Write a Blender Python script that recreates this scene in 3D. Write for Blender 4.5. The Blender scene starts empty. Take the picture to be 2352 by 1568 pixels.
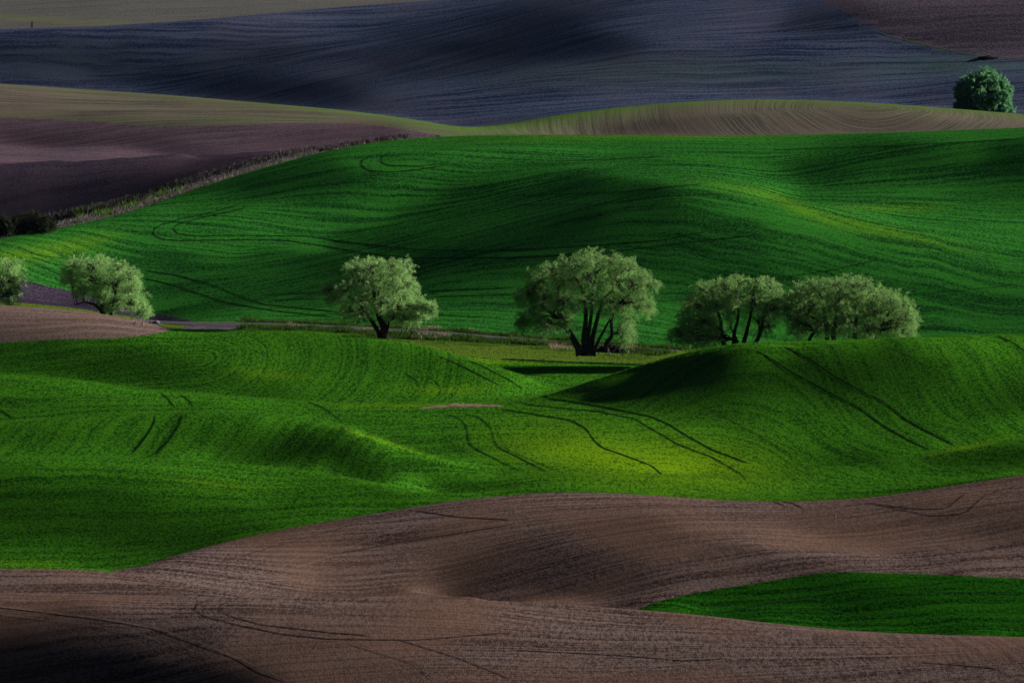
import bpy, math, random, bmesh
import numpy as np
from mathutils import Vector
random.seed(7); rng = np.random.default_rng(11)
sc = bpy.context.scene
C = bpy.context.collection
# ------------------------------------------------ camera, light, exposure
SUN_EL_DEG, SUN_BACK_DEG = 17.0, 13.0
cam_d = bpy.data.cameras.new('camera'); cam = bpy.data.objects.new('camera', cam_d); C.objects.link(cam)
cam_d.sensor_width = 36.0; cam_d.lens = 300.0; cam_d.clip_start = 1.0; cam_d.clip_end = 20000.0
cam.location = (0, 0, 0); cam.rotation_euler = (math.radians(90-5.0), 0, 0)
sc.camera = cam
w = bpy.data.worlds.new('World'); sc.world = w; w.use_nodes = True
nt = w.node_tree; bgn = nt.nodes['Background']
sky = nt.nodes.new('ShaderNodeTexSky'); sky.sky_type = 'NISHITA'; sky.sun_disc = False
sky.sun_elevation = math.radians(SUN_EL_DEG); sky.sun_rotation = math.radians(90-SUN_BACK_DEG)
nt.links.new(sky.outputs[0], bgn.inputs[0]); bgn.inputs[1].default_value = 0.010
sl = bpy.data.lights.new('sun', 'SUN'); sl.energy = 5.0; sl.angle = math.radians(0.5); sl.color = (1.0, 0.92, 0.78)
sun = bpy.data.objects.new('sun', sl); C.objects.link(sun)
sb = math.radians(SUN_BACK_DEG); se = math.radians(SUN_EL_DEG)
sun.rotation_euler = Vector((math.cos(sb)*math.cos(se), math.sin(sb)*math.cos(se), math.sin(se))).to_track_quat('Z', 'Y').to_euler()
sc.view_settings.view_transform = 'Standard'; sc.view_settings.look = 'None'
sc.view_settings.gamma = 1.0; sc.view_settings.use_curve_mapping = False
sc.view_settings.exposure = 1.25
# ------------------------------------------------ the relief

# ---- camera constants (photo pixel frame 2352 x 1568) ----
PW, PH = 2352.0, 1568.0
FP = 19600.0                       # focal length in those pixels (300 mm on 36 mm)
PITCH = math.radians(5.0)
cP, sP = math.cos(PITCH), math.sin(PITCH)
def project(x, y, z):              # world (camera at the origin) -> photo pixels
    dc = y*cP - z*sP
    return PW/2 + FP*x/dc, PH/2 - FP*(y*sP + z*cP)/dc
def slope(py):                     # z/y of a ray through row py
    t = (py-PH/2)/FP
    return -(sP + t*cP)/(cP - t*sP)
def cv(s):
    a = np.array([float(v) for v in s.replace(';', ' ').replace(',', ' ').split()]).reshape(-1, 2)
    return a
def ev(c, px, mono=False):         # smooth curve through the points
    c = np.asarray(c, float); xs, ys = c[:,0], c[:,1]
    if len(xs) == 1: return np.full_like(px, ys[0], dtype=float)
    d = np.gradient(ys, xs)
    if mono:
        k = np.diff(ys)/np.diff(xs); d = np.zeros(len(ys)); ok = k[1:]*k[:-1] > 0
        d[1:-1] = np.where(ok, 2*k[1:]*k[:-1]/(k[1:]+k[:-1]+1e-12), 0)
    px = np.asarray(px, float); q = np.clip(px, xs[0], xs[-1])
    i = np.clip(np.searchsorted(xs, q)-1, 0, len(xs)-2)
    h = xs[i+1]-xs[i]; t = (q-xs[i])/h
    return ((2*t**3-3*t**2+1)*ys[i] + (t**3-2*t**2+t)*h*d[i] + (-2*t**3+3*t**2)*ys[i+1] + (t**3-t**2)*h*d[i+1])
# every crest: row of its outline, its distance, how far below the outline the trough behind it dips, trough distance
CREST = [
 # C1 front hill
 (cv("-600,1350 0,1360 600,1372 1000,1374 1480,1400 2000,1450 2352,1462 2900,1480"),
  cv("-600,925 0,925 1200,922 2352,905 2900,900"), cv("-600,20 0,20 450,14 650,30 1000,45 2352,55"), cv("0,28 500,28 700,45 2352,45")),
 # C1b knoll at the left
 (cv("-600,1300 0,1305 150,1307 262,1315 400,1336 600,1366 800,1362 1100,1362 1480,1385 2000,1425 2352,1440 2900,1450"),
  cv("0,980 600,985 2352,975"), cv("-600,25 0,25 200,16 350,10 560,6 700,-8 2352,-14"), cv("0,20 600,12 2352,12")),
 # C2 brown hill
 (cv("-600,1290 0,1299 200,1304 262,1309 400,1272 620,1220 850,1180 1100,1143 1300,1130 1500,1137 1700,1150 1850,1150 2000,1142 2150,1122 2352,1092 2900,1060"),
  cv("-600,1010 0,1010 262,1015 620,1045 1300,1062 2352,1065"), cv("-600,5 0,5 200,8 400,25 1200,40 2352,45"), cv("0,22 400,32 2352,34")),
 # C3
 (cv("-600,1066 0,1050 150,1048 300,1052 450,1058 600,1070 750,1088 850,1105 960,1128 1080,1140 1300,1122 1700,1136 2000,1125 2352,1085 2900,1075"),
  cv("-600,1105 0,1110 600,1110 1000,1098 2352,1110"), cv("-600,22 0,22 600,20 850,12 1000,0 1080,-8 2352,-8"), cv("0,24 2352,14")),
 # C4
 (cv("-600,990 0,968 200,955 350,948 550,945 650,952 750,965 850,1000 950,1035 1060,1070 1200,1092 1400,1088 1700,1090 1950,1080 2100,1060 2200,1035 2352,998 2450,985 2900,1010"),
  cv("-600,1160 0,1165 600,1168 1060,1155 1300,1145 2352,1150"), cv("-600,15 0,15 600,16 850,10 1000,2 1080,-12 2000,-12 2352,-9"), cv("0,22 1080,12 2352,14")),
 # C5 left green crest and right dark ridge
 (cv("-600,840 0,860 150,870 300,890 600,915 860,930 1000,934 1150,926 1250,908 1350,878 1500,830 1600,805 1700,790 1900,781 2100,776 2352,768 2450,770 2700,830 2900,870"),
  cv("-600,1215 0,1216 600,1218 1000,1215 1250,1234 1400,1234 1700,1222 2000,1238 2352,1248"), cv("-600,12 0,12 600,10 860,2 1000,-8 1180,-6 1260,8 1500,30 1800,45 2352,50"), cv("0,20 1000,12 1250,18 2352,30")),
 # C6 field this side of the road
 (cv("-600,690 0,701 200,717 300,733 390,755 500,757 620,760 750,765 850,775 950,790 1050,815 1150,845 1280,880 1400,872 1500,858 1700,845 2352,842 2900,842"),
  cv("-600,1290 0,1290 300,1288 900,1275 1280,1252 1500,1285 2352,1290"), cv("-600,14 0,14 250,12 390,4 620,1 850,5 1050,7 1200,3 1300,-10 1500,-8 2352,-8"), cv("0,16 2352,10")),
 # C7 foot of the big hill
 (cv("-600,680 0,684 150,702 300,727 420,736 600,735 870,752 1130,770 1400,790 1580,801 1750,812 2352,815 2900,815"),
  cv("-600,1325 0,1330 2352,1338"), cv("0,-6"), cv("0,8")),
 # C8 big green hill
 (cv("-600,640 0,545 150,515 300,480 450,430 600,385 700,358 800,336 900,322 1000,315 1400,311 1700,312 2000,306 2352,294 2900,270"),
  cv("-600,1380 0,1400 450,1445 800,1500 1200,1525 2352,1530"), cv("-600,-3 0,-3 300,-2 600,4 800,14 1000,30 1400,45 2352,55"), cv("0,8 500,14 800,30 2352,45")),
 # C9 shaded brown field
 (cv("-600,390 0,375 300,365 500,357 700,346 850,340 1000,338 1400,335 2352,335"),
  cv("-600,1535 0,1540 700,1575 2352,1610"), cv("-600,5 0,5 600,3 800,-2 2352,-2"), cv("0,18 2352,14")),
 # C10 pale hills
 (cv("-600,150 0,193 400,220 600,237 800,255 950,275 1060,292 1150,287 1250,270 1400,250 1550,236 1700,229 1850,230 2000,236 2200,250 2352,262 2900,300"),
  cv("-600,1715 0,1715 1060,1690 1700,1710 2352,1705"), cv("-600,14 0,14 700,10 1060,3 1300,12 1700,18 2352,14"), cv("0,30 1060,25 2352,35")),
 # C11 far hill
 (cv("-600,85 0,68 200,61 400,50 600,33 800,15 1000,0 1300,-25 1700,-55 2352,-80 2900,-90"),
  cv("0,2000 2352,2080"), cv("0,8"), cv("0,40")),
 (cv("0,-50 1000,-70 2352,-110"), cv("0,2250"), cv("0,10"), cv("0,60")),
 (cv("0,-110 2352,-140"), cv("0,2700"), cv("0,20"), cv("0,100")),
]
START = (760.0, 1830.0)
def knots(px):
    ys, ss = [np.full_like(px, START[0])], [slope(np.full_like(px, START[1]))]
    for c, d, off, td in CREST:
        C = ev(c, px); D = ev(d, px, 1); O = ev(off, px, 1); T = ev(td, px, 1)
        ys += [D, D+T]; ss += [slope(C), slope(C+O)]
    ys.append(np.full_like(px, 3400.0)); ss.append(slope(np.full_like(px, -230.0)))
    ys = np.array(ys)
    for i in range(1, len(ys)): ys[i] = np.maximum(ys[i], ys[i-1]+6.0)
    return ys, np.array(ss)
def pchip(K, S, Y):                # K,S: (n, cols) ; Y (rows,) or (rows,cols) -> (rows, cols)
    h = np.diff(K, axis=0); d = np.diff(S, axis=0)/h
    m = np.zeros_like(S)
    w1 = 2*h[1:]+h[:-1]; w2 = h[1:]+2*h[:-1]
    ok = d[1:]*d[:-1] > 0
    with np.errstate(all='ignore'):
        mm = (w1+w2)/(w1/d[:-1]+w2/d[1:])
    m[1:-1] = np.where(ok, mm, 0); m[0] = d[0]; m[-1] = d[-1]
    n, c = K.shape; out = np.zeros((len(Y), c))
    for j in range(c):
        y = Y if Y.ndim == 1 else Y[:, j]
        i = np.clip(np.searchsorted(K[:, j], y)-1, 0, n-2)
        H = h[i, j]; t = (y-K[i, j])/H
        t = np.clip(t, 0, 1)
        out[:, j] = (2*t**3-3*t**2+1)*S[i, j]+(t**3-2*t**2+t)*H*m[i, j]+(-2*t**3+3*t**2)*S[i+1, j]+(t**3-t**2)*H*m[i+1, j]
    return out
# ---- sun ----
SUN_EL = math.radians(SUN_EL_DEG); SUN_BACK = math.radians(SUN_BACK_DEG)   # from the right, a little behind the hills
hx, hy = math.cos(SUN_BACK), math.sin(SUN_BACK)
# how steeply each spot faces the sun (0 = turned away, 5.8 = level, 10 = squarely): group per hill
SH = {
0:"100,1480,.6 250,1500,.6 0,1375,5.5 300,1385,6 700,1386,6.2 1200,1392,6.2 1700,1425,5 2300,1478,4.8 150,1420,3.2 0,1430,2.6 0,1480,1 200,1540,.4 400,1480,2.2 450,1560,.8 0,1560,.2 600,1480,4 800,1540,4.2 1000,1480,5 1200,1530,5.5 1500,1500,5 1800,1540,5 2200,1560,5 700,1430,4.6",
1:"0,1310,6 200,1325,5 100,1345,3 300,1345,3.5 500,1362,6 620,1370,6 750,1370,4 850,1370,3 1000,1368,2.8 1200,1375,2.3 1400,1388,2.2 1600,1402,2.3 1800,1420,2 2000,1440,2.2 2300,1455,2.6",
2:"300,1315,7 500,1290,6 620,1240,6 900,1190,5.5 1300,1140,5.2 1000,1230,4 1200,1290,2.6 1100,1330,2.2 900,1360,3.4 1300,1365,1.8 1150,1365,2 1400,1335,2.4 1000,1365,2.6 1450,1385,2 600,1330,7 520,1350,7 900,1320,5.5 1500,1360,2.5 1450,1220,4 1700,1165,6 1900,1200,4.3 1650,1190,6 1800,1240,7 2000,1290,7 2300,1320,7 1700,1280,3.6 2300,1130,5 2200,1180,4 2330,1200,3.2 2100,1260,5 1600,1340,4 1750,1310,5.5 1900,1345,3 2200,1345,5 2330,1390,4.5 1700,1390,2.6 2000,1420,2.2 2300,1440,2.8 1550,1390,2.2",
3:"0,1060,5 300,1060,6 600,1082,6 900,1128,5 400,1100,7 200,1130,5 500,1140,6 100,1170,2.4 250,1180,1.6 500,1190,2 700,1170,2.8 900,1160,4 100,1230,1.6 300,1250,1.5 500,1240,1.1 400,1215,1.3 100,1290,5.5 300,1290,4.5 0,1180,3 150,1060,6.5 450,1072,6.5 750,1100,6 1300,1126,5 2000,1132,4 2300,1096,4",
4:"50,1040,2.6 200,1040,2.6 400,1047,2.3 550,1056,2.1 700,1072,1.9 850,1092,2 0,980,5 200,960,6 400,990,2.6 550,950,6.5 600,1000,.8 450,1025,1.5 750,1035,.9 850,985,2.4 800,1075,.9 300,1020,2 100,1020,1.8 950,1085,1.6 300,965,6 100,975,5.5 900,1018,6.8 1000,1050,7 1050,1065,7.5 1000,1110,2.2 1150,1120,3.5 1300,1120,5 1700,1130,5 2000,1120,4.5 2250,1060,2.3 2330,1040,2.3 2200,1095,4",
5:"100,952,2.4 250,942,2.6 0,957,2.2 400,938,3.2 1100,1080,5 1200,1070,6 1300,1050,7 1200,1000,6.2 1400,1020,7.5 1500,1080,8 1700,1080,6.5 1600,1000,6.6 1450,970,6 1300,945,5.5 1100,960,5.5 900,960,5.5 700,935,5 600,930,5.5 400,920,4.5 200,900,3.5 100,890,3.8 0,940,3.2 0,870,5.4 300,940,4 1400,905,.8 1500,895,.2 1600,885,.1 1700,870,.1 1500,855,1 1600,830,1 1430,868,3 1800,845,.1 1870,865,.4 1920,850,.9 1850,890,1.5 1700,825,1 1750,803,3.4 1620,910,.6 1450,915,1 2000,830,1.8 2100,850,2.3 1950,800,3 2200,800,4 2340,780,4.8 1800,930,5.2 1700,940,4.5 2000,920,4.5 2200,880,5.2 2300,920,3.5 2100,980,4.6 1900,980,5.2 2250,1000,5.2 2340,995,6.5 2200,1030,6.3 2100,1055,6 2000,1060,3.8 1850,1070,5.2 1600,950,4.2 1750,1000,5.6",
6:"50,850,2 200,865,2.2 350,882,2.8 500,895,3.6 100,800,2.2 300,830,2.2 100,840,3 500,800,5 600,840,6.2 450,860,4 300,870,3.4 800,800,4.5 700,850,5 900,830,4.5 850,880,5.6 1000,885,5.8 1100,905,6.2 1050,840,4 1200,870,5.2 100,715,6 300,745,6.2 100,760,4.5 350,760,6 200,775,5 1000,920,6",
7:"600,752,5.8 1000,785,6 1300,820,5.8 1500,810,5.8",
8:"900,330,5 1300,330,5.5 1700,325,6 2200,310,6.2 2340,300,6 2340,350,1.3 2300,400,1.8 2100,380,2.6 1900,400,2.2 2200,360,3.2 1600,350,5.6 1550,400,5.5 1680,420,7 1750,440,8.5 1850,490,8.5 1950,515,8.5 2100,550,8 2300,590,7 1900,450,4.5 2100,460,5.4 2300,440,4.5 2000,430,4.3 2200,500,5.4 1650,500,5.5 1800,540,5.6 1500,520,2.8 1300,430,1.2 1200,400,2.8 1100,440,1.4 1000,480,1.8 1300,500,1.6 1200,550,1.8 1450,440,1.8 1500,380,4 1000,385,4.5 1150,360,5 900,365,3 950,405,5.6 850,440,6.8 700,475,5.8 600,440,.8 700,420,.8 800,405,1.2 650,390,2.3 850,380,3.5 500,430,2.2 450,470,3.2 300,500,4.5 100,560,6.2 0,600,6.5 200,560,5.6 400,520,5.2 600,505,6.2 550,540,5.6 700,560,4.5 500,580,4.5 400,600,4 450,630,1.8 600,600,2.2 700,600,1.3 800,560,2.2 900,560,1.6 700,660,2.8 500,690,3 700,700,4 900,640,1.3 1050,600,1.6 1050,680,3 1100,720,4.2 600,720,5.4 1300,600,2.2 1500,620,2.2 1600,580,2.8 1700,600,2.8 1600,640,2.4 1900,600,3.4 1900,650,3 2000,620,4 2200,640,5.2 2200,700,4.6 2330,740,4.5 1500,730,5.4 1500,680,4 1100,750,5.4 2000,560,5",
9:"100,420,.8 300,440,.6 200,390,1.5 500,370,1.8 50,460,1 300,475,1.6 100,500,1.5 650,360,2.5",
10:"100,358,6.5 250,354,6.5 0,350,6.5 100,322,2.6 300,325,3 200,300,3.6 300,300,4 500,330,4.8 700,310,4.4 850,300,4.6 450,347,3 100,205,7 100,240,5.6 400,250,5.6 700,270,5.6 1000,295,7 1400,256,8 1700,235,8.5 2200,262,7 1500,290,4 1650,280,4.6 1750,260,5.8 1850,290,5 2100,290,4.5 1200,295,7",
11:"100,110,.3 50,150,.5 200,130,.9 350,120,1.8 100,180,2.8 250,100,.5 400,90,2 600,60,2.5 900,30,2 1200,60,1.2 1100,110,1.1 1300,100,1.1 600,120,1.6 300,190,1.2 500,200,1 700,210,1.2 900,150,2 750,100,2.6 800,160,3.2 950,210,3.8 1050,250,3.8 1200,230,3.8 1400,190,4.4 1600,180,4.4 1500,60,3.5 1700,40,4 1650,110,4.2 1850,130,4.4 2000,110,4.8 1900,50,2 2050,80,3 2200,60,2.5 2200,20,4.2 2300,100,4.2 2000,180,4.2 2200,200,3.6 1900,210,3.6 1700,215,4.2 1000,70,2 2330,170,4.8 0,190,3",
12:"100,20,5.2 400,20,5.6 700,10,5.6",
}
SHP = {k: np.array([[float(v) for v in t.split(',')] for t in s.split()]) for k, s in SH.items()}
def target(px, py, lay):
    T = np.full(px.shape, 5.3)
    for k, P in SHP.items():
        m = lay == k
        if not m.any(): continue
        a, b = px[m], py[m]; num = np.full(a.shape, 1e-6*5.3); den = np.full(a.shape, 1e-6)
        sx = {1: 160.0, 7: 160.0, 11: 150.0}.get(k, 95.0)
        sy = {8: 24.0, 11: 30.0, 10: 16.0, 5: 26.0, 6: 22.0, 2: 26.0}.get(k, 24.0)
        for x, y, v in P:
            r = ((a-x)/sx)**2+((b-y)/sy)**2
            w = 1.0/((0.25 if k == 11 else 0.05)+r)**2
            num += w*v; den += w
        T[m] = num/den
    return T
def crest_idx(px, Y):              # hill number of each grid point: crests passed so far
    lay = np.zeros((len(Y), len(px)), int)
    for c, d, off, td in CREST:
        lay += (Y[:, None] > ev(d, px, 1)[None, :])
    return lay
def solve(px, Y, z0, zi, iters=3, cg=60, wz=2e-6, ws=1.0, wc=1.0, lam=0.03):
    """relief whose slopes towards the sun follow the target, keeping every outline"""
    U = (px-PW/2)/FP*cP*1.0
    # x = y*u with the small pitch term folded in
    du = U[1]-U[0]; dy = Y[1]-Y[0]
    lay = crest_idx(px, Y)
    near = np.zeros(z0.shape)
    for k, (c, d, off, td) in enumerate(CREST):
        near = np.maximum(near, np.exp(-((Y[:, None]-ev(d, px, 1)[None, :])/6.0)**2)*(.01+.99*np.clip(ev(off, px, 1)/6+(k == 8), 0, 1))[None, :])
    z = zi.copy(); YY = Y[:, None]; UU = U[None, :]
    s0 = z0/YY; limit = np.maximum.accumulate(s0, axis=0); hid = (s0 < limit-0.00005).astype(float)
    hidb = hid > 0.5
    Cprev = np.full(z0.shape, 1e4)
    for k, (c, d, off, td) in enumerate(CREST): Cprev = np.where(lay == k+1, ev(c, px)[None, :]+0*YY, Cprev)
    own = np.full(z0.shape, 1.0)     # nobody may stand higher than the outline of its own hill
    for k, (c, d, off, td) in enumerate(CREST):
        a = np.where(ev(off, px, 1) > 0.5, slope(ev(c, px)), 1.0)[None, :]+0*YY
        own = np.where(lay == k, a, own)
    ax = (hx-hy*UU)/YY/du; ay = hy/dy
    def Dh(a):
        r = np.zeros_like(a)
        r[:-1, :-1] = ax[:-1, :-1]*(a[:-1, 1:]-a[:-1, :-1]) + ay*(a[1:, :-1]-a[:-1, :-1])
        return r
    def DhT(r):
        o = np.zeros_like(r); q = r[:-1, :-1]; A = ax[:-1, :-1]*q
        o[:-1, 1:] += A; o[:-1, :-1] -= A
        o[1:, :-1] += ay*q; o[:-1, :-1] -= ay*q
        return o
    sxm = 1300*du
    def Lx(a): r = np.zeros_like(a); r[:, 1:-1] = (a[:, 2:]-2*a[:, 1:-1]+a[:, :-2])/sxm**2; return r
    def LxT(r): o = np.zeros_like(r); q = r[:, 1:-1]/sxm**2; o[:, 2:] += q; o[:, 1:-1] -= 2*q; o[:, :-2] += q; return o
    def Ly(a): r = np.zeros_like(a); r[1:-1] = (a[2:]-2*a[1:-1]+a[:-2])/dy**2; return r
    def LyT(r): o = np.zeros_like(r); q = r[1:-1]/dy**2; o[2:] += q; o[1:-1] -= 2*q; o[:-2] += q; return o
    iY = 1300.0/YY
    def Ds(a): q = a*iY; r = np.zeros_like(a); r[:-1] = (q[1:]-q[:-1])/dy; return r
    def DsT(r): o = np.zeros_like(r); q = r[:-1]/dy; o[1:] += q; o[:-1] -= q; return o*iY
    opn = (~hidb) & (Ds(z0) > 0.0)
    act = np.zeros(z0.shape)
    for it in range(iters):
        act = np.where(opn & (Ds(z) < 0.004), 1.5, act)
        X = YY*UU
        ppx, ppy = project(X, YY+0*X, z)
        vis = np.ones(z.shape, bool); run = np.full(z.shape[1], 1e9)
        for j in range(z.shape[0]):
            vis[j] = ppy[j] < run+2; run = np.minimum(run, ppy[j])
        T = target(ppx, ppy, lay)
        T = 5.3*(T/5.3)**1.55-.35
        g = (math.sin(SUN_EL) - T*0.05)/math.cos(SUN_EL)
        lim = limit*YY; over = hidb & (z > lim+0.02)
        near2 = near.copy()
        W = np.where(vis & (ppy < 1620) & (ppx > -300) & (ppx < 2660), 1.0, 0.0)*ws*(.35+.65*np.clip((Cprev-ppy)/12, 0, 1))*(1+6*np.clip((2.3-T)/2, 0, 1)*np.clip((Cprev-ppy-14)/25, 0, 1))
        Wc = wz*(1+3*np.clip((YY-1690)/100, 0, 1)) + wc*near + 0.03*hid + 0.05*np.clip((805-YY)/40, 0, 1)**2
        # unknown e = z - z0
        ov2 = (z > own*YY+0.01) & ~hidb
        Wo = np.where(over, 0.05, 0.0) + np.where(ov2, 0.3, 0.0)
        b = DhT(W*(g-Dh(z0))) + np.where(ov2, 0.3*(own*YY-0.05-z0), 0.0) + np.where(over, 0.05, 0.0)*(lim-0.3-z0) + DsT(act*(0.012-Ds(z0)))
        lx = lam*600.0; 
        A = lambda e: DhT(W*Dh(e)) + (Wc+Wo)*e + DsT(act*Ds(e)) + lam*(LxT(Lx(e))*10.0 + LyT(Ly(e))*40.0)
        e = z-z0; r = b-A(e); p = r.copy(); rs = (r*r).sum()
        for k in range(cg):
            Ap = A(p); al = rs/((p*Ap).sum()+1e-30); e += al*p; r -= al*Ap
            rn = (r*r).sum(); p = r+rn/rs*p; rs = rn
        z = z0+e
    return z, T, W
def cub(a, x0, x1):                # uniform Catmull-Rom along axis 0
    h = x0[1]-x0[0]; q = np.clip((x1-x0[0])/h, 0, len(x0)-1.001); i = q.astype(int); t = (q-i)[:, None]
    g = lambda k: a[np.clip(i+k, 0, len(x0)-1)]
    p0, p1, p2, p3 = g(-1), g(0), g(1), g(2)
    return p1+0.5*t*(p2-p0+t*(2*p0-5*p1+4*p2-p3+t*(3*(p1-p2)+p3-p0)))
def resample(a, px0, Y0, px1, Y1):
    return cub(cub(a, Y0, Y1).T, px0, px1).T
def blur(a, n):
    k = np.exp(-0.5*(np.arange(-3*n, 3*n+1)/max(n, .01))**2) if n >= .5 else np.ones(1)
    k /= k.sum(); p = len(k)//2; b = np.pad(a, ((0, 0), (p, p)), 'edge')
    return sum(k[i]*b[:, i:i+a.shape[1]] for i in range(len(k)))
def base(px, Y):
    q = np.arange(-900, 3301, 12.0)
    K, S = knots(q); Z = pchip(K, S, Y)
    C = np.zeros_like(Z)             # blur along a hill, following its own outline: sheared by the crest depth
    Z = blur(Z, 2)
    return cub(Z.T, q, px).T*Y[:, None]
def build_relief(verbose=False):
    prev = None
    for sx, sy, it, cg in ((24, 6, 8, 160), (12, 3, 5, 100), (8, 2, 3, 80)):
        px = np.arange(-360, 2713, sx).astype(float); Y = np.arange(760, 2401, sy).astype(float)
        z0 = base(px, Y)
        zi = z0 if prev is None else z0+resample(prev[2], prev[0], prev[1], px, Y)
        z, T, W = solve(px, Y, z0, zi, it, cg)
        prev = (px, Y, z-z0)
        if verbose: print(sx, np.abs(prev[2]).max(), T.shape)
    e = prev[2]; e = (blur(blur(e, 1).T, 1)).T
    m = np.clip(np.exp(-((prev[1]-958)/22)**2)+np.exp(-((prev[1]-1130)/13)**2), 0, 1)[:, None]
    e = e*(1-m)+blur(e, 5)*m
    return prev[0], prev[1], e

rpx, rY, rE = build_relief()
cols = np.concatenate([np.arange(-1900, -300, 80.), np.arange(-300, -50, 10.), np.arange(-50, 2403, 3.0), np.arange(2410, 2660, 10.), np.arange(2680, 4300, 80.)])
rows = np.concatenate([np.arange(500, 770, 30.), np.arange(770, 850, 2.0), np.arange(850, 1350, 1.25), np.arange(1350, 1700, 1.8), np.arange(1701, 2330, 4.0), np.arange(2340, 3400, 40.)])
def fade(px, Y):
    a = np.clip((px+1900)/1500, 0, 1)*np.clip((4300-px)/1500, 0, 1)
    b = np.clip((Y-762)/30, 0, 1)*np.clip((2390-Y)/60, 0, 1)
    return b[:, None]*a[None, :]
pc = np.clip(cols, -350, 2700)
Z = base(pc, rows) + resample(rE, rpx, rY, pc, rows)*fade(cols, rows)
UU = (cols-PW/2)/FP*cP
# beyond the frame the land rolls on
far = np.clip((np.abs(cols-PW/2)-1500)/1500, 0, 1)
Xg = rows[:, None]*UU[None, :]; Yg = np.repeat(rows[:, None], len(cols), 1)
Z += far[None, :]*(3.5*np.sin(Xg/47.0+rows[:, None]/90.0)+2.5*np.sin(rows[:, None]/61.0-Xg/73.0))
R, Q = Z.shape
PXg, PYg = project(Xg, Yg, Z)
lay = crest_idx(pc, rows)
run = np.full(Q, 1e9); VIS = np.zeros(Z.shape, bool)
for j in range(R):
    VIS[j] = PYg[j] <= run+1.5; run = np.minimum(run, PYg[j])
def terrain_z(x, y):               # bilinear height at world x, y
    x = np.atleast_1d(np.asarray(x, float)); y = np.atleast_1d(np.asarray(y, float))
    q = np.interp(x/y, UU, np.arange(Q)); r = np.interp(y, rows, np.arange(R))
    i = np.clip(r.astype(int), 0, R-2); j = np.clip(q.astype(int), 0, Q-2); a = r-i; b = q-j
    return (Z[i, j]*(1-a)+Z[i+1, j]*a)*(1-b)+(Z[i, j+1]*(1-a)+Z[i+1, j+1]*a)*b
def locate(px, py, y0=0, y1=9e9):  # the point of visible ground that the photo shows at px, py
    j = int(np.argmin(np.abs(cols-px)))
    m = VIS[:, j] & (rows >= y0) & (rows <= y1)
    k = np.where(m)[0]; a = PYg[k, j]
    i = k[int(np.argmin(np.abs(a-py)))]
    u = np.interp(px, cols, UU)
    # refine between rows
    y = rows[i]
    for d in (i-1, i):
        if 0 <= d < R-1 and (PYg[d, j]-py)*(PYg[d+1, j]-py) < 0:
            t = (PYg[d, j]-py)/(PYg[d, j]-PYg[d+1, j]); y = rows[d]+t*(rows[d+1]-rows[d])
    x = u*y
    return float(x), float(y), float(terrain_z(x, y)[0])
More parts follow.
